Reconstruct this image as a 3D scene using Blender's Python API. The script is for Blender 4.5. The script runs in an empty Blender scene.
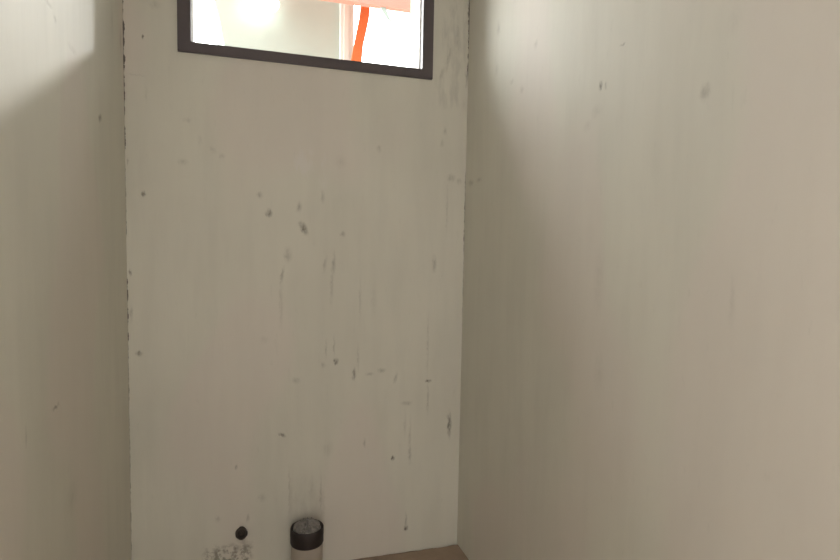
import bpy, bmesh, math, random
from mathutils import Matrix, Vector, noise as mnoise
sc = bpy.context.scene
C = sc.collection
random.seed(4)

# ---------------------------------------------------------------- camera
cam_d = bpy.data.cameras.new('camera'); cam = bpy.data.objects.new('camera', cam_d); C.objects.link(cam)
cam_d.sensor_width = 36.0; cam_d.lens = 24.0          # 560 px focal length on an 840 px frame
cam_d.clip_start = 0.02
R = Matrix(((0.9529257722, 0.0022840309, -0.3031950789),
            (-0.3026249511, 0.0689188620, -0.9506147114),
            (0.0187246264, 0.9976196538, 0.0663657646)))
cam.matrix_world = Matrix.Translation((0, 0, 1.3)) @ R.to_4x4()
sc.camera = cam

# ---------------------------------------------------------------- light
w = bpy.data.worlds.new('world'); sc.world = w; w.use_nodes = True
bg = w.node_tree.nodes['Background']
bg.inputs['Color'].default_value = (1.0, 1.0, 1.0, 1)
# hazy sky, far brighter on the sun's side (behind the neighbouring house) than on the other
_nt = w.node_tree
_tc = _nt.nodes.new('ShaderNodeTexCoord'); _dot = _nt.nodes.new('ShaderNodeVectorMath'); _dot.operation = 'DOT_PRODUCT'
_dot.inputs[1].default_value = Vector((-0.75, 0.52, 0.42)).normalized()
_mr = _nt.nodes.new('ShaderNodeMapRange'); _mr.interpolation_type = 'SMOOTHSTEP'
for _i, _v in zip((1, 2, 3, 4), (-0.1, 0.85, 1.0, 12.0)): _mr.inputs[_i].default_value = _v
_nt.links.new(_tc.outputs['Generated'], _dot.inputs[0]); _nt.links.new(_dot.outputs['Value'], _mr.inputs[0])
_nt.links.new(_mr.outputs[0], bg.inputs['Strength'])

def light(name, kind, loc, direction, energy, color, **kw):
    d = bpy.data.lights.new(name, kind); d.energy = energy; d.color = color
    for k, v in kw.items(): setattr(d, k, v)
    o = bpy.data.objects.new(name, d); C.objects.link(o); o.location = loc
    o.rotation_euler = Vector(direction).to_track_quat('-Z', 'Y').to_euler()
    return o
light('hazy_sun', 'SUN', (3, 6, 5), (-0.215, -0.40, -0.183), 2.0, (1.0, 0.99, 0.98), angle=math.radians(3.5))
# daylight entering through the doorway behind the camera
light('doorway_daylight', 'AREA', (-0.28, -1.3, 1.72), (0.12, 1.0, 0.0), 22, (1.0, 0.97, 1.0),
      shape='RECTANGLE', size=1.0, size_y=1.1)

vs = sc.view_settings
vs.view_transform = 'Standard'; vs.look = 'None'; vs.gamma = 1.0; vs.exposure = 0.0; vs.use_curve_mapping = False

# ---------------------------------------------------------------- plaster marks (metres on each wall plane)
# (across, height, half width, half height, tilt, strength)
BACK_MARKS = [(0.0, 0.143, 0.014, 0.014, 0, 0.6), (-0.018, 0.115, 0.015, 0.014, 0, 0.55), (0.02, 0.118, 0.014, 0.018, 0, 0.55), (-0.3796, 1.5611, 0.0031, 0.0103, 0, 0.7), (-0.3286, 1.4529, 0.0058, 0.0087, 0, 0.8), (-0.1849, 1.7209, 0.0132, 0.0088, 0, 0.35), (-0.1994, 1.572, 0.0166, 0.0106, 0, 0.35), (-0.0678, 1.6017, 0.0103, 0.0108, 0, 0.3), (-0.0984, 1.6212, 0.0102, 0.0143, -30, 0.25), (0.0639, 1.4664, 0.0108, 0.0111, 0, 0.5), (0.0978, 1.4008, 0.0116, 0.0149, 0, 0.8), (0.2106, 1.4274, 0.0094, 0.0171, 0, 0.6), (0.2267, 1.348, 0.0113, 0.0248, -25, 0.85), (0.1679, 1.244, 0.0149, 0.0267, 0, 0.5), (0.1459, 1.1638, 0.0052, 0.0344, 12, 0.6), (0.299, 1.469, 0.0077, 0.023, 0, 0.35), (0.3779, 1.3285, 0.0099, 0.0098, 0, 0.6), (0.3436, 1.2147, 0.0059, 0.047, 0, 0.5), (0.3086, 1.2067, 0.0058, 0.0351, 8, 0.35), (0.3365, 1.1363, 0.0055, 0.0787, 0, 0.35), (0.3674, 1.6066, 0.0234, 0.023, 0, 0.15), (0.5177, 1.6665, 0.0081, 0.0156, 0, 0.5), (0.7599, 1.2134, 0.0088, 0.0331, 0, 0.6), (0.315, 0.876, 0.0039, 0.0358, 0, 0.4), (0.3464, 0.8867, 0.004, 0.04, 0, 0.4), (0.3037, 0.8128, 0.0078, 0.012, 0, 0.4), (0.3549, 0.8243, 0.0087, 0.0128, 0, 0.85), (0.4276, 0.7702, 0.0061, 0.0244, 0, 0.8), (0.4931, 0.7666, 0.0166, 0.0074, 0, 0.4), (0.5411, 0.7785, 0.0168, 0.0095, 0, 0.6), (0.6024, 0.7441, 0.0068, 0.0209, 15, 0.5), (0.7435, 0.7234, 0.0133, 0.0064, 0, 0.9), (0.7428, 0.6512, 0.0044, 0.0599, 0, 0.5), (0.6513, 0.6362, 0.0217, 0.0084, 0, 0.5), (0.8389, 0.5625, 0.0091, 0.0174, 0, 0.5), (0.1998, 0.7549, 0.0153, 0.0118, 0, 0.4), (0.1424, 1.0528, 0.0074, 0.0925, 0, 0.25), (0.3328, 1.1088, 0.0047, 0.0551, 0, 0.3), (0.7381, 0.8758, 0.0044, 0.1183, 0, 0.35), (0.1473, 0.5432, 0.0133, 0.0071, 30, 0.7), (0.842, 0.5275, 0.0082, 0.0523, 0, 0.8), (0.8962, 0.4661, 0.0069, 0.0352, 0, 0.3), (0.4744, 0.4831, 0.0041, 0.0208, 0, 0.5), (0.595, 0.4084, 0.0064, 0.0106, 0, 0.95), (0.6683, 0.4182, 0.0066, 0.0429, 0, 0.5), (0.6559, 0.1352, 0.0053, 0.0349, 0, 0.5), (0.6565, 0.1003, 0.0088, 0.0109, 0, 0.95), (0.326, 0.4724, 0.02, 0.0327, 0, 0.2), (0.6669, 0.4951, 0.0061, 0.0856, 0, 0.3), (-0.3507, 0.8864, 0.0104, 0.0087, 0, 0.7), (-0.3712, 1.036, 0.0038, 0.0178, 0, 0.4), (-0.0209, 0.4356, 0.0054, 0.0086, 0, 0.6), (0.0725, 0.3026, 0.0149, 0.0159, 0, 0.3), (0.0206, 0.2298, 0.0048, 0.0159, 0, 0.5), (0.0798, 0.92, 0.0184, 0.0154, 0, 0.15), (-0.3756, 1.1744, 0.0045, 0.0124, 0, 0.7), (-0.3746, 1.0218, 0.0045, 0.025, 0, 0.35), (-0.3236, 1.9916, 0.0047, 0.0067, 0, 0.85), (-0.3473, 1.8606, 0.0315, 0.0031, 0, 0.2), (-0.3167, 1.7956, 0.0032, 0.0274, 0, 0.2), (-0.2845, 2.1046, 0.019, 0.0135, 0, 0.25), (0.8037, 2.0506, 0.0061, 0.0594, 10, 0.45), (0.7749, 1.9879, 0.0069, 0.0237, 20, 0.45), (0.8406, 2.1422, 0.007, 0.0872, 0, 0.3), (0.8841, 1.9875, 0.0066, 0.0482, 0, 0.6), (0.7931, 1.7578, 0.0078, 0.0161, 0, 0.45), (0.7812, 1.7086, 0.0087, 0.0161, 0, 0.3), (0.8239, 1.5691, 0.0177, 0.0143, 0, 0.55), (0.8596, 1.5586, 0.0134, 0.0123, 0, 0.45), (0.8093, 1.4413, 0.0044, 0.0989, 0, 0.3), (-0.0882, 0.2406, 0.0089, 0.0117, 0, 0.35), (0.4485, 1.0679, 0.0049, 0.0883, 0, 0.25), (0.5056, 1.0672, 0.0123, 0.0647, 0, 0.14), (0.4432, 0.8262, 0.0049, 0.0569, 0, 0.3), (-0.1421, 1.6537, 0.0067, 0.0177, 0, 0.2), (0.6443, 0.5438, 0.0069, 0.0595, 0, 0.25), (0.2996, 0.2869, 0.004, 0.0908, 0, 0.35), (0.1745, 0.3223, 0.0038, 0.089, 0, 0.3), (0.2638, 0.3198, 0.0118, 0.0491, 0, 0.2), (-0.3888, 2.0732, 0.0028, 0.0366, 0, 0.75), (-0.3889, 2.0234, 0.0028, 0.01, 0, 0.7), (-0.3903, 1.9732, 0.004, 0.0435, 0, 0.95), (-0.3906, 1.8896, 0.0025, 0.0471, 0, 0.7), (-0.3902, 1.748, 0.0037, 0.0136, 0, 0.95), (-0.3941, 1.5327, 0.0022, 0.0759, 0, 0.4), (-0.3853, 1.8127, 0.0022, 0.0474, 0, 0.3), (-0.3913, 1.079, 0.0029, 0.0996, 0, 0.65), (-0.3912, 0.9723, 0.0041, 0.0214, 0, 0.6), (-0.3897, 0.8575, 0.0026, 0.0793, 0, 0.45), (-0.388, 0.7563, 0.0026, 0.0435, 0, 0.6), (-0.3874, 0.5003, 0.0023, 0.2224, 0, 0.35), (-0.3891, 0.2215, 0.0029, 0.0225, 0, 0.6), (0.8864, 2.2356, 0.004, 0.0634, 0, 0.7), (0.8872, 2.1402, 0.0035, 0.0358, 0, 0.6), (0.8967, 1.4195, 0.0045, 0.0918, 0, 0.7), (0.8984, 1.1468, 0.0036, 0.1915, 0, 0.55)]
RIGHT_MARKS = [(1.1905, 1.7924, 0.0115, 0.0039, 0, 0.6), (1.2748, 1.7148, 0.0052, 0.0103, 0, 0.7), (1.2522, 1.709, 0.0042, 0.0082, 0, 0.6), (0.9237, 1.6133, 0.0129, 0.016, -15, 0.5), (1.2865, 1.6509, 0.0218, 0.0183, 0, 0.18), (1.3248, 1.622, 0.0183, 0.0134, 0, 0.15), (1.9027, 2.0771, 0.0152, 0.0288, 12, 0.35), (1.6251, 1.9313, 0.0129, 0.0126, 0, 0.3), (2.1293, 1.5463, 0.026, 0.0122, 0, 0.5), (2.0487, 1.5503, 0.0243, 0.0098, 0, 0.45), (1.2488, 1.2091, 0.0211, 0.0886, 0, 0.13), (1.2332, 0.9718, 0.0209, 0.0522, 0, 0.12), (0.8309, 1.2024, 0.0068, 0.0475, 0, 0.15), (1.7106, 1.8129, 0.0141, 0.0132, 0, 0.3), (1.786, 1.8587, 0.0152, 0.0103, 0, 0.25), (1.9102, 1.9341, 0.0128, 0.0218, 0, 0.2), (0.8618, 1.7318, 0.0183, 0.0264, 0, 0.07)]
LEFT_MARKS = [(1.8316, 1.6388, 0.0196, 0.0103, -15, 0.75), (1.4334, 1.7672, 0.0085, 0.0087, 0, 0.5), (1.3747, 0.9287, 0.0205, 0.0052, 0, 0.65), (1.1991, 0.9254, 0.005, 0.0242, 0, 0.35), (1.4788, 0.6821, 0.041, 0.0354, 0, 0.18), (2.1426, 1.9589, 0.0135, 0.047, 0, 0.4), (1.3907, 1.7863, 0.0268, 0.0063, 0, 0.3), (1.5618, 1.744, 0.0348, 0.0096, 0, 0.2), (2.0148, 1.9777, 0.0148, 0.0439, 0, 0.2)]

# ---------------------------------------------------------------- helpers
def N(nt, t, **kw):
    n = nt.nodes.new(t)
    for k, v in kw.items(): setattr(n, k, v)
    return n
def L(nt, a, b): nt.links.new(a, b)
def new_mat(name, rough=0.7):
    m = bpy.data.materials.new(name); m.use_nodes = True
    return m, m.node_tree, m.node_tree.nodes['Principled BSDF']
def mth(nt, op, a, b=None, c=None, clamp=False):
    n = N(nt, 'ShaderNodeMath', operation=op, use_clamp=clamp)
    for i, v in enumerate((a, b, c)):
        if v is None: continue
        if isinstance(v, (int, float)): n.inputs[i].default_value = v
        else: L(nt, v, n.inputs[i])
    return n.outputs[0]
def mixc(nt, fac, a, b, mode='MIX'):
    n = N(nt, 'ShaderNodeMix', data_type='RGBA', blend_type=mode)
    for sock, v in ((n.inputs[0], fac), (n.inputs[6], a), (n.inputs[7], b)):
        if isinstance(v, (int, float)): sock.default_value = v
        elif isinstance(v, tuple): sock.default_value = (*v, 1)
        else: L(nt, v, sock)
    return n.outputs[2]
def noise_tex(nt, vec, scale, detail=3.0, rough=0.5, stretch=(1, 1, 1), off=(0, 0, 0)):
    mp = N(nt, 'ShaderNodeMapping'); mp.inputs['Scale'].default_value = stretch; mp.inputs['Location'].default_value = off
    L(nt, vec, mp.inputs[0])
    n = N(nt, 'ShaderNodeTexNoise'); n.inputs['Scale'].default_value = scale
    n.inputs['Detail'].default_value = detail; n.inputs['Roughness'].default_value = rough
    L(nt, mp.outputs[0], n.inputs['Vector'])
    return n
def ramp(nt, v, lo, hi, a=0.0, b=1.0, smooth=True):
    n = N(nt, 'ShaderNodeMapRange'); n.interpolation_type = 'SMOOTHSTEP' if smooth else 'LINEAR'
    for i, x in zip((1, 2, 3, 4), (lo, hi, a, b)): n.inputs[i].default_value = x
    L(nt, v, n.inputs[0]); return n.outputs[0]

def plaster(name, base, marks, axis, extra=None, cracks=()):
    """skim-coated plaster, trowel streaks running down, pits and scuffs at their real places"""
    m, nt, b = new_mat(name)
    tc = N(nt, 'ShaderNodeTexCoord'); P = tc.outputs['Object']
    st = (1, 1, 0.14)
    n1 = noise_tex(nt, P, 14, 4, 0.55, st)
    n2 = noise_tex(nt, P, 2.6, 3, 0.5, (1, 1, 0.6), (3, 1, 7))
    n3 = noise_tex(nt, P, 2.2, 1, 0.4, (1, 1, 0.5), (9, 5, 2))
    n4 = noise_tex(nt, P, 60, 3, 0.6, (1, 1, 0.3))
    col = mixc(nt, ramp(nt, n2.outputs[0], 0.3, 0.7), tuple(c * 0.965 for c in base), tuple(c * 1.035 for c in base))
    col = mixc(nt, ramp(nt, n1.outputs[0], 0.35, 0.75, 0, 0.22), col, tuple(c * 0.78 for c in base))
    col = mixc(nt, ramp(nt, n3.outputs[0], 0.52, 0.60, 0, 0.5), col, (base[0] * 1.03, base[1] * 0.96, base[2] * 1.00))
    col = mixc(nt, ramp(nt, n4.outputs[0], 0.62, 0.8, 0, 0.16), col, tuple(c * 0.7 for c in base))
    # coordinates wobbled so that no mark has a clean outline
    wob = noise_tex(nt, P, 90, 2, 0.6, (1, 1, 0.5))
    v = N(nt, 'ShaderNodeVectorMath', operation='MULTIPLY_ADD')
    L(nt, wob.outputs['Color'], v.inputs[0]); v.inputs[1].default_value = (0.018,) * 3
    sub = N(nt, 'ShaderNodeVectorMath', operation='SUBTRACT'); L(nt, P, sub.inputs[0]); sub.inputs[1].default_value = (0.009,) * 3
    L(nt, sub.outputs[0], v.inputs[2])
    sep = N(nt, 'ShaderNodeSeparateXYZ'); L(nt, v.outputs[0], sep.inputs[0])
    cmb = N(nt, 'ShaderNodeCombineXYZ'); L(nt, sep.outputs[axis], cmb.inputs[0]); L(nt, sep.outputs[2], cmb.inputs[1])
    acc = None
    for (u, z, hw, hh, rot, s) in marks:
        mp = N(nt, 'ShaderNodeMapping', vector_type='TEXTURE')
        mp.inputs['Location'].default_value = (u, z, 0)
        mp.inputs['Rotation'].default_value = (0, 0, math.radians(-rot))
        mp.inputs['Scale'].default_value = (max(hw, 0.0022) * 1.55, hh * 1.5, 1)
        L(nt, cmb.outputs[0], mp.inputs[0])
        ln = N(nt, 'ShaderNodeVectorMath', operation='LENGTH'); L(nt, mp.outputs[0], ln.inputs[0])
        f = ramp(nt, ln.outputs['Value'], 1.0, 0.15 if s > 0.6 else -0.1, 0, s * (1.0 if s > 0.6 else 0.8))
        acc = f if acc is None else mth(nt, 'MAXIMUM', acc, f)
    col = mixc(nt, mth(nt, 'MULTIPLY', acc, ramp(nt, wob.outputs[0], 0.35, 0.62, 0.45, 1.0)), col, (0.15, 0.135, 0.11))
    hgt = mth(nt, 'MULTIPLY_ADD', acc, -1.2, mth(nt, 'MULTIPLY', n1.outputs[0], 0.7))
    hgt = mth(nt, 'ADD', hgt, mth(nt, 'MULTIPLY', n2.outputs[0], 2.5))
    hgt = mth(nt, 'ADD', hgt, mth(nt, 'MULTIPLY', n4.outputs[0], 0.12))
    for a_, at_, segs in cracks:
        sp = N(nt, 'ShaderNodeSeparateXYZ'); L(nt, P, sp.inputs[0])
        dd = mth(nt, 'ABSOLUTE', mth(nt, 'SUBTRACT', sp.outputs[a_], at_))
        nz = noise_tex(nt, P, 26, 3, 0.7, (0.0, 0.0, 1.0), (1, 2, 3)).outputs[0]
        amt = None
        for z0, z1, k_ in segs:
            t_ = mth(nt, 'MULTIPLY', mth(nt, 'MULTIPLY', ramp(nt, sp.outputs[2], z0 - .015, z0 + .015), ramp(nt, sp.outputs[2], z1 + .015, z1 - .015)), k_)
            amt = t_ if amt is None else mth(nt, 'MAXIMUM', amt, t_)
        wd = mth(nt, 'MULTIPLY', mth(nt, 'MULTIPLY', amt, ramp(nt, nz, 0.38, 0.62, 0.25, 1.3)), 0.0048)
        f = mth(nt, 'MULTIPLY', mth(nt, 'GREATER_THAN', mth(nt, 'SUBTRACT', wd, dd), 0.0), ramp(nt, wd, 0.0, 0.004, 0.25, 0.85))
        col = mixc(nt, f, col, (0.05, 0.04, 0.035))
    if extra: col, hgt = extra(nt, P, cmb.outputs[0], col, hgt, base)
    bp = N(nt, 'ShaderNodeBump'); bp.inputs['Strength'].default_value = 0.5; bp.inputs['Distance'].default_value = 0.004
    L(nt, hgt, bp.inputs['Height']); L(nt, bp.outputs[0], b.inputs['Normal'])
    L(nt, col, b.inputs['Base Color']); b.inputs['Roughness'].default_value = 0.62
    b.inputs['Specular IOR Level'].default_value = 0.3
    return m

def box_mask(nt, uv, u0, u1, z0, z1, soft, sz=None):
    sz = sz or soft
    s = N(nt, 'ShaderNodeSeparateXYZ'); L(nt, uv, s.inputs[0])
    a = ramp(nt, s.outputs[0], u0 - soft, u0 + soft); b_ = ramp(nt, s.outputs[0], u1 + soft, u1 - soft)
    c = ramp(nt, s.outputs[1], z0 - sz, z0 + sz); d = ramp(nt, s.outputs[1], z1 + sz, z1 - sz)
    return mth(nt, 'MULTIPLY', mth(nt, 'MULTIPLY', a, b_), mth(nt, 'MULTIPLY', c, d))

def back_extra(nt, P, uv, col, hgt, base):
    # scraped raw mortar round the waste outlet
    k = noise_tex(nt, P, 48, 4, 0.7, (1, 1, 1), (2, 2, 2)).outputs[0]
    f = mth(nt, 'MULTIPLY', box_mask(nt, uv, -0.135, 0.030, -0.02, 0.128, 0.02), ramp(nt, k, 0.44, 0.60))
    col = mixc(nt, mth(nt, 'MULTIPLY', f, 0.62), col, (0.13, 0.105, 0.075)); hgt = mth(nt, 'MULTIPLY_ADD', f, -1.0, hgt)
    # filled chase above the upright soil pipe
    g = box_mask(nt, uv, 0.178, 0.312, -0.02, 0.36, 0.008, 0.09)
    g2 = mth(nt, 'MULTIPLY', g, ramp(nt, noise_tex(nt, P, 22, 3, 0.6, (1, 1, 0.3), (5, 0, 1)).outputs[0], 0.4, 0.65, 0.25, 1.0))
    col = mixc(nt, mth(nt, 'MULTIPLY', g2, 0.22), col, (0.30, 0.25, 0.21)); hgt = mth(nt, 'MULTIPLY_ADD', g, 0.5, hgt)
    # pale filler smears under the window
    h_ = mth(nt, 'MULTIPLY', box_mask(nt, uv, 0.185, 0.31, 1.50, 1.64, 0.03), ramp(nt, noise_tex(nt, P, 30, 3, 0.6, (1, 1, 0.35)).outputs[0], 0.5, 0.62))
    col = mixc(nt, mth(nt, 'MULTIPLY', h_, 0.45), col, (0.72, 0.69, 0.66))
    # roughly scraped strip between the window and the corner
    q = mth(nt, 'MULTIPLY', box_mask(nt, uv, 0.755, 0.90, 1.86, 2.6, 0.03), ramp(nt, noise_tex(nt, P, 24, 4, 0.65, (1, 1, 0.22), (1, 4, 1)).outputs[0], 0.46, 0.66))
    col = mixc(nt, mth(nt, 'MULTIPLY', q, 0.22), col, (0.22, 0.22, 0.21))
    return col, hgt

def simple(name, colr, rough=0.6, metal=0.0, nscale=30, amt=0.08, bump=0.1, dist=0.002):
    m, nt, b = new_mat(name); tc = N(nt, 'ShaderNodeTexCoord')
    n = noise_tex(nt, tc.outputs['Object'], nscale, 4, 0.6)
    c = mixc(nt, n.outputs[0], tuple(x * (1 - amt) for x in colr), tuple(min(1, x * (1 + amt)) for x in colr))
    L(nt, c, b.inputs['Base Color']); b.inputs['Roughness'].default_value = rough; b.inputs['Metallic'].default_value = metal
    bp = N(nt, 'ShaderNodeBump'); bp.inputs['Strength'].default_value = bump; bp.inputs['Distance'].default_value = dist
    L(nt, n.outputs[0], bp.inputs['Height']); L(nt, bp.outputs[0], b.inputs['Normal'])
    return m

BASE = (0.68, 0.658, 0.575)
# the back wall carries too many marks for one shader: one material per height band, the plaster itself running on unbroken
LC = [(2.07, 2.6, .6), (1.87, 2.04, 1.0), (1.72, 1.86, .6), (1.60, 1.68, .7), (1.30, 1.55, .35), (0.93, 1.16, .6), (0.70, 0.92, .4), (0.15, 0.66, .35)]
RC = [(1.98, 2.6, .7), (1.25, 1.60, .55), (0.95, 1.24, .3)]
BACK_CRACKS = [(0, -0.3855, LC), (0, 0.889, RC)]
BANDS = [-0.1, 0.28, 0.55, 0.80, 1.12, 1.40, 1.70, 1.955, 2.50, 2.72]
M_bands = [plaster('plaster_back', BASE, [m for m in BACK_MARKS if m[1] + 2 * m[3] + .015 > lo and m[1] - 2 * m[3] - .015 < hi] or BACK_MARKS[:1], 0,
                   back_extra, [c for c in BACK_CRACKS]) for lo, hi in zip(BANDS, BANDS[1:])]
M_right = plaster('plaster_right', BASE, RIGHT_MARKS, 1)
M_left = plaster('plaster_left', BASE, LEFT_MARKS, 1, None, [(1, 2.188, LC)])
M_front = plaster('plaster_front', BASE, RIGHT_MARKS[:2], 0)
M_ceil = simple('ceiling_plaster', (0.72, 0.69, 0.64), 0.8)
M_floor = simple('raw_screed', (0.36, 0.27, 0.20), 0.85, 0, 18, 0.2, 0.6, 0.006)
M_frame = simple('dark_frame_metal', (0.095, 0.078, 0.082), 0.4, 0.2, 60, 0.1)
M_reveal = simple('white_reveal', (0.62, 0.60, 0.57), 0.6)
M_pvc = simple('plaster_smeared_pvc', (0.42, 0.37, 0.31), 0.55, 0, 25, 0.15, 0.2)
M_collar = simple('dark_rubber', (0.022, 0.016, 0.016), 0.55, 0, 30, 0.3)
M_foil = simple('crumpled_grey_foil', (0.24, 0.225, 0.21), 0.35, 0.35, 90, 0.6, 0.5)
M_hole = simple('dirty_waste_pipe', (0.055, 0.042, 0.034), 0.7, 0, 60, 0.4)
M_pale = simple('pale_render', (0.39, 0.455, 0.41), 0.7, 0, 1.6, 0.10)
M_white = simple('white_paint', (0.62, 0.62, 0.58), 0.6)
M_orange = simple('orange_paint', (0.60, 0.13, 0.03), 0.6, 0, 6, 0.12)
M_salmon = simple('salmon_paint', (0.60, 0.26, 0.20), 0.7, 0, 3, 0.06)
M_ground = simple('dusty_ground', (0.45, 0.41, 0.35), 0.9, 0, 2, 0.2)

def add_box(bm, lo, hi, bev=0.0):
    r = bmesh.ops.create_cube(bm, size=1.0)
    vs_ = r['verts']
    for v in vs_:
        v.co = Vector([lo[i] + (v.co[i] + 0.5) * (hi[i] - lo[i]) for i in range(3)])
    if bev > 0:
        es = list({e for v in vs_ for e in v.link_edges})
        bmesh.ops.bevel(bm, geom=es, offset=bev, segments=2, affect='EDGES', profile=0.6)
def prism(bm, pts, y0, y1):
    """polygon in XZ extruded from y0 to y1"""
    a = [bm.verts.new((x, y0, z)) for x, z in pts]; b = [bm.verts.new((x, y1, z)) for x, z in pts]
    n = len(pts); bm.faces.new(a); bm.faces.new(b[::-1])
    for i in range(n): bm.faces.new((a[i], b[i], b[(i + 1) % n], a[(i + 1) % n]))
def lathe(bm, prof, n=48, center=(0, 0)):
    rings = []
    for r, z in prof:
        rings.append([bm.verts.new((center[0] + r * math.cos(2 * math.pi * k / n), center[1] + r * math.sin(2 * math.pi * k / n), z)) for k in range(n)])
    for i in range(len(rings) - 1):
        for k in range(n):
            bm.faces.new((rings[i][k], rings[i][(k + 1) % n], rings[i + 1][(k + 1) % n], rings[i + 1][k]))
    return rings
def obj(name, bm, m, parent=None, smooth=False, loc=None):
    bmesh.ops.recalc_face_normals(bm, faces=bm.faces)
    me = bpy.data.meshes.new(name); bm.to_mesh(me); bm.free(); me.materials.append(m)
    if smooth:
        for p in me.polygons: p.use_smooth = True
        try: me.set_sharp_from_angle(angle=math.radians(40))
        except Exception: pass
    o = bpy.data.objects.new(name, me); C.objects.link(o)
    if parent: o.parent = parent
    if loc: o.location = loc
    return o
def B(name, m, boxes, parent=None, bev=0.0):
    bm = bmesh.new()
    for lo, hi in boxes: add_box(bm, lo, hi, bev)
    return obj(name, bm, m, parent)
def structure(o): o['kind'] = 'structure'; return o
def thing(name, label, cat, loc=(0, 0, 0), group=None):
    o = bpy.data.objects.new(name, None); C.objects.link(o); o.location = loc; o.empty_display_size = 0.1
    o['label'] = label; o['category'] = cat
    if group: o['group'] = group
    return o
def tag(o, label, cat): o['label'] = label; o['category'] = cat; return o

# ---------------------------------------------------------------- room
XL, XR, D, YF, H = -0.3855, 0.889, 2.188, -0.75, 2.62
WX0, WX1, WZ0, WZ1 = -0.2132, 0.7325, 1.955, 2.50       # window opening incl. frame
T = 0.125
bm = bmesh.new()
for k, (lo, hi) in enumerate(zip(BANDS, BANDS[1:])):
    n0 = len(bm.faces)
    if 1.95 < lo < 2.4:
        add_box(bm, (XL - T, D, lo), (WX0, D + T, hi)); add_box(bm, (WX1, D, lo), (XR + T, D + T, hi))
    else: add_box(bm, (XL - T, D, lo), (XR + T, D + T, hi))
    bm.faces.ensure_lookup_table()
    for f_ in bm.faces[n0:]: f_.material_index = k
bmesh.ops.remove_doubles(bm, verts=bm.verts, dist=1e-5)
o = obj('wall_back', bm, M_bands[0])
for m_ in M_bands[1:]: o.data.materials.append(m_)
structure(o)
structure(B('wall_left', M_left, [((XL - T, YF, -0.1), (XL, D, H + .1))]))
structure(B('wall_right', M_right, [((XR, YF, -0.1), (XR + T, D, H + .1))]))
DX0, DX1, DZ = -0.34, 0.50, 2.1
structure(B('wall_front', M_front, [((XL - T, YF - .12, -0.1), (DX0, YF, H + .1)), ((DX1, YF - .12, -0.1), (XR + T, YF, H + .1)),
                                    ((DX0, YF - .12, DZ), (DX1, YF, H + .1))]))
structure(B('ceiling', M_ceil, [((XL - T, YF - .12, H), (XR + T, D + T, H + 0.15))]))
structure(B('wall_hall_skyblock', M_front, [((-2.6, -2.45, -0.1), (3.4, -2.3, H + .1))]))  # unseen hall wall, added to cut the sky light through the doorway
structure(B('ceiling_hall_skyblock', M_ceil, [((-2.6, -2.45, H + .1), (3.4, YF - .12, H + 0.25))]))  # unseen slab added with the hall wall to hold back the sky
structure(B('floor_hall', M_floor, [((-2.6, -2.3, -0.1), (3.4, YF - .12, 0.0))]))
# screed with a broken edge that leaves an open joint along the walls
bm = bmesh.new(); nx, ny = 90, 120
x0, x1, y0, y1 = XL, XR, YF, D
grid = [[None] * (ny + 1) for _ in range(nx + 1)]
for i in range(nx + 1):
    for j in range(ny + 1):
        x = x0 + (x1 - x0) * i / nx; y = y0 + (y1 - y0) * (1 - (1 - j / ny) ** 2.2)
        z = 0.0015 * mnoise.noise(Vector((x * 6, y * 6, 0))) + 0.0006 * mnoise.noise(Vector((x * 25, y * 25, 3)))
        d = D - y
        gw = 0.004 + 0.011 * max(0.0, min(1.0, (x - 0.5) * 5)) * (0.55 + 0.9 * mnoise.noise(Vector((x * 14, 0, 1))))   # open joint, widest by the corner
        if d < gw: z -= 0.022
        grid[i][j] = bm.verts.new((x, y, z))
for i in range(nx):
    for j in range(ny): bm.faces.new((grid[i][j], grid[i + 1][j], grid[i + 1][j + 1], grid[i][j + 1]))
add_box(bm, (XL - T, YF - .12, -0.10), (XR + T, D, -0.03))
structure(obj('floor', bm, M_floor, smooth=False))

# window: dark frame, thin glass, white reveal behind it
win = bpy.data.objects.new('window_1', None); C.objects.link(win); win.location = (0.26, D, WZ0); structure(win)
FW = 0.044; fy0, fy1 = D - 0.012, D + 0.026
def W(name, m, boxes, bev=0.0, parent=win):
    o = B(name, m, [((a[0] - .26, a[1] - D, a[2] - WZ0), (b[0] - .26, b[1] - D, b[2] - WZ0)) for a, b in boxes], parent, bev); return o
fb = 0.037
bm = bmesh.new()
def q(x, y, z): return bm.verts.new((x - .26, y - D, z - WZ0))
outer = [(WX0, WZ0), (WX1, WZ0), (WX1, WZ1), (WX0, WZ1)]
inner = [(WX0 + FW, WZ0 + fb), (WX1 - FW, WZ0 + fb), (WX1 - FW, WZ1 - fb), (WX0 + FW, WZ1 - fb)]
of = [q(x, fy0, z) for x, z in outer]; inf = [q(x, fy0, z) for x, z in inner]
ob = [q(x, fy1, z) for x, z in outer]; ib = [q(x, fy1, z) for x, z in inner]
for i in range(4):
    j = (i + 1) % 4
    bm.faces.new((of[i], of[j], inf[j], inf[i])); bm.faces.new((ob[i], ib[i], ib[j], ob[j]))
    bm.faces.new((of[i], ob[i], ob[j], of[j])); bm.faces.new((inf[i], inf[j], ib[j], ib[i]))
bmesh.ops.recalc_face_normals(bm, faces=bm.faces)
bmesh.ops.bevel(bm, geom=list(bm.edges), offset=0.0025, segments=2, affect='EDGES')
obj('window_frame', bm, M_frame, win)
mg, nt, b = new_mat('thin_glass'); nt.nodes.remove(b)
tr = N(nt, 'ShaderNodeBsdfTransparent'); tr.inputs[0].default_value = (0.97, 0.98, 0.97, 1); gl = N(nt, 'ShaderNodeBsdfGlossy'); gl.inputs['Roughness'].default_value = 0.03
fr = N(nt, 'ShaderNodeFresnel'); fr.inputs[0].default_value = 1.2; mx = N(nt, 'ShaderNodeMixShader')
L(nt, fr.outputs[0], mx.inputs[0]); L(nt, tr.outputs[0], mx.inputs[1]); L(nt, gl.outputs[0], mx.inputs[2]); L(nt, mx.outputs[0], nt.nodes['Material Output'].inputs[0])
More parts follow.
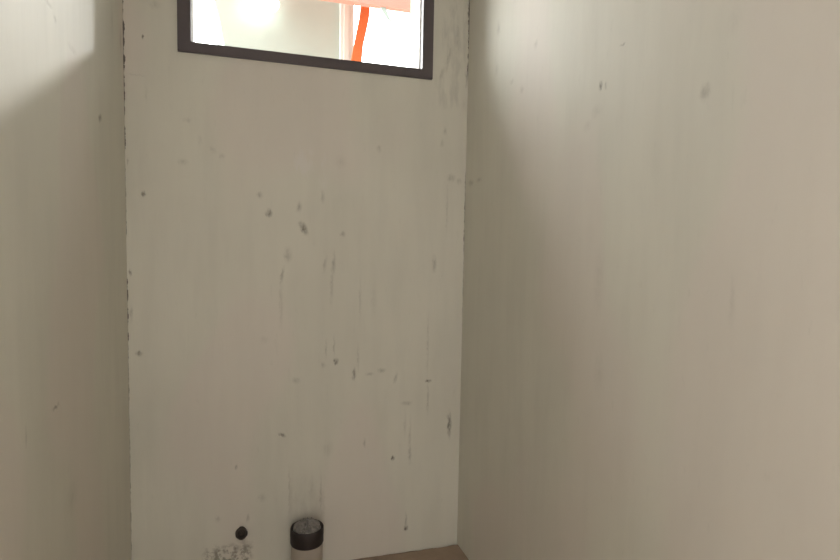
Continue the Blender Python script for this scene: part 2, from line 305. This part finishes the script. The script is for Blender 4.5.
W('glass_pane', mg, [((WX0 + FW, D + 0.014, WZ0 + fb), (WX1 - FW, D + 0.019, WZ1 - fb))])
W('reveal', M_reveal, [((WX0, fy1, WZ0), (WX0 + FW + 0.004, D + T + .03, WZ1)), ((WX1 - FW - 0.004, fy1, WZ0), (WX1, D + T + .03, WZ1)),
                       ((WX0 + FW, fy1, WZ1 - fb), (WX1 - FW, D + T + .03, WZ1)), ((WX0 + FW, fy1, WZ0), (WX1 - FW, D + T + .03, WZ0 + 0.02))])

# ---------------------------------------------------------------- pipes
px, py = 0.2345, 2.092
pipe = thing('soil_pipe', 'upright pale soil pipe with a dark collar standing against the back wall', 'pipe', (px, py, 0))
bm = bmesh.new(); lathe(bm, [(0.059, 0.0), (0.059, 0.155), (0.049, 0.155), (0.049, 0.0)])
obj('pipe_body', bm, M_pvc, pipe, True)
bm = bmesh.new()
rg = lathe(bm, [(0.0595, 0.152), (0.0605, 0.153), (0.0625, 0.158), (0.0622, 0.180), (0.0632, 0.186), (0.0625, 0.211), (0.0612, 0.214), (0.0565, 0.214), (0.0552, 0.211), (0.0552, 0.160), (0.0595, 0.152)], 64)
o = obj('collar', bm, M_collar, pipe, True); o['label'] = 'dark rubber collar'
# crumpled wad that plugs the open socket
bm = bmesh.new(); K, Rn = 72, 16; rings = []
for i in range(Rn + 1):
    r = 0.0535 * i / Rn; ring = []
    for k in range(K if i else 1):
        a = 2 * math.pi * k / K
        x, y = r * math.cos(a), r * math.sin(a)
        pl = mnoise.noise(Vector((a * 4.5, r * 20, 2))) + 0.6 * mnoise.noise(Vector((x * 110, y * 110, 5)))
        z = 0.213 + 0.024 * (1 - (i / Rn) ** 2) + 0.0085 * pl * (0.4 + i / Rn) - (0.012 if i == Rn else 0)
        ring.append(bm.verts.new((x, y, z)))
    rings.append(ring)
for k in range(K): bm.faces.new((rings[0][0], rings[1][k], rings[1][(k + 1) % K]))
for i in range(1, Rn):
    for k in range(K): bm.faces.new((rings[i][k], rings[i + 1][k], rings[i + 1][(k + 1) % K], rings[i][(k + 1) % K]))
e = [v for v in rings[-1]]; low = [bm.verts.new((v.co.x, v.co.y, 0.165)) for v in e]
for k in range(K): bm.faces.new((e[k], low[k], low[(k + 1) % K], e[(k + 1) % K]))
bm.faces.new(low[::-1])
tag(obj('crumpled_plug', bm, M_foil, None, False, (px, py, 0)), 'crumpled grey plastic wad stuffed into the open top of the soil pipe', 'plug')

# waste outlet: short broken pipe end poking out of the wall
ox, oz = -0.003, 0.178
out = thing('waste_outlet', 'small dark broken waste pipe end poking out of the back wall', 'pipe', (ox, D, oz))
bm = bmesh.new(); n = 40; prof = [(0.0175, 0.0), (0.021, -0.004), (0.0225, -0.012), (0.0205, -0.018), (0.016, -0.0185), (0.0145, -0.014), (0.0145, 0.0)]
rr = []
for r, y in prof:
    rr.append([])
    for k in range(n):
        a = 2 * math.pi * k / n
        j = 1 + 0.10 * mnoise.noise(Vector((math.cos(a) * 2, math.sin(a) * 2, y * 60)))
        rr[-1].append(bm.verts.new((r * j * math.cos(a), y + 0.003 * mnoise.noise(Vector((a * 2, r * 50, 0))), 1.12 * r * j * math.sin(a))))
for i in range(len(rr) - 1):
    for k in range(n): bm.faces.new((rr[i][k], rr[i][(k + 1) % n], rr[i + 1][(k + 1) % n], rr[i + 1][k]))
obj('pipe_end', bm, M_hole, out, True)
bm = bmesh.new(); c0 = bm.verts.new((0, -0.006, 0)); ring = [bm.verts.new((0.0155 * math.cos(2 * math.pi * k / 24), -0.003 + 0.003 * mnoise.noise(Vector((k * .7, 0, 0))), 0.017 * math.sin(2 * math.pi * k / 24))) for k in range(24)]
for k in range(24): bm.faces.new((c0, ring[k], ring[(k + 1) % 24]))
rb = [bm.verts.new((v.co.x, 0.0, v.co.z)) for v in ring]
for k in range(24): bm.faces.new((ring[k], rb[k], rb[(k + 1) % 24], ring[(k + 1) % 24]))
o = obj('pipe_end_fill', bm, simple('dark_fill', (0.05, 0.038, 0.03), 0.9, 0, 150, 0.5, 0.8), out)  # dark rough disc closing the pipe end

# ---------------------------------------------------------------- outside the window
structure(B('ground', M_ground, [((-14, D + T + 0.05, -0.6), (16, 26, -0.15))]))     # ground outside
house = thing('neighbour_building', 'pale plastered building with a white corner pilaster seen through the window', 'building', (0.5, 7.0, -0.15))
hx, hy, hz = 0.5, 7.0, -0.15
bm = bmesh.new()
pts = [(-0.16, -0.15), (1.16, -0.15), (1.16, 4.45), (-0.37, 4.45), (-0.30, 4.05), (-0.235, 3.8), (-0.205, 3.62), (-0.17, 3.45)]
prism(bm, [(x - hx, z - hz) for x, z in pts], 0.0, 3.0)
obj('wall', bm, M_pale, house)
bm = bmesh.new(); add_box(bm, (1.14 - hx, -0.10, 0), (1.30 - hx, 3.0, 4.6), 0.01); add_box(bm, (1.175 - hx, -0.13, 0), (1.235 - hx, -0.09, 4.6), 0.005)
o = obj('pilaster', bm, M_white, house); o['label'] = 'white painted pilaster'

porch = thing('porch', 'salmon porch roof edge on a leaning orange post outside the window', 'porch', (1.3, 6.5, -0.15))
bm = bmesh.new()
prism(bm, [(x - 1.3, z + 0.15) for x, z in [(0.78, -0.15), (0.90, -0.15), (1.318, 3.35), (1.335, 3.55), (1.372, 3.72), (1.40, 3.86), (1.41, 4.0), (1.31, 4.0), (1.295, 3.86), (1.255, 3.66), (1.222, 3.48), (1.198, 3.35)]], 0, 0.06)
o = obj('post', bm, M_orange, porch); o['label'] = 'orange painted post'
bm = bmesh.new()   # fascia and a roof that climbs back to the wall
a = [(-0.4, 3.79), (1.97, 3.80), (1.97, 3.94), (-0.4, 3.93)]
f0 = [bm.verts.new((x - 1.3, 5.97 - 6.5, z + .15)) for x, z in a]; f1 = [bm.verts.new((x - 1.3, 6.05 - 6.5, z + .15)) for x, z in a]
g0 = [bm.verts.new((x - 1.3, 6.83 - 6.5, z + 0.62 + .15)) for x, z in a]
bm.faces.new(f0); bm.faces.new(g0[::-1])
for p_, q_ in ((f0, f1), (f1, g0)):
    for i in range(4): bm.faces.new((p_[i], q_[i], q_[(i + 1) % 4], p_[(i + 1) % 4]))
o = obj('roof', bm, M_salmon, porch); o['label'] = 'salmon painted roof edge'
bm = bmesh.new()   # torn strip of sheeting hanging beside the post
prism(bm, [(x - 1.3, z + .15) for x, z in [(1.40, 3.82), (1.46, 3.83), (1.50, 3.72), (1.56, 3.64), (1.48, 3.69), (1.43, 3.76)]], 5.99 - 6.5, 6.0 - 6.5)
o = obj('torn_sheet', bm, M_pale, porch); o['label'] = 'pale torn strip of sheeting'

m_em, nt, b = new_mat('glare_glow'); b.inputs['Emission Color'].default_value = (1, 1, 0.97, 1); b.inputs['Emission Strength'].default_value = 4.5  # glowing globe added in place of a bright glare, its source unknown
glare_blob = thing('glare_stand_in', 'round white glowing blob on the pale building wall, added for a bright glare', 'glare_blob', (0.22, 6.99, 4.0))
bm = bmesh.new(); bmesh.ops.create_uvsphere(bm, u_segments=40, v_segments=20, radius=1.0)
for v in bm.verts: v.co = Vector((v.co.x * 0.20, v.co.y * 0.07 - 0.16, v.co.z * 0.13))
obj('globe', bm, m_em, glare_blob, True)
bm = bmesh.new(); add_box(bm, (-0.05, -0.10, -0.04), (0.05, 0.0, 0.04), 0.01); obj('bracket', bm, M_white, glare_blob)  # mount added to hold the glowing globe
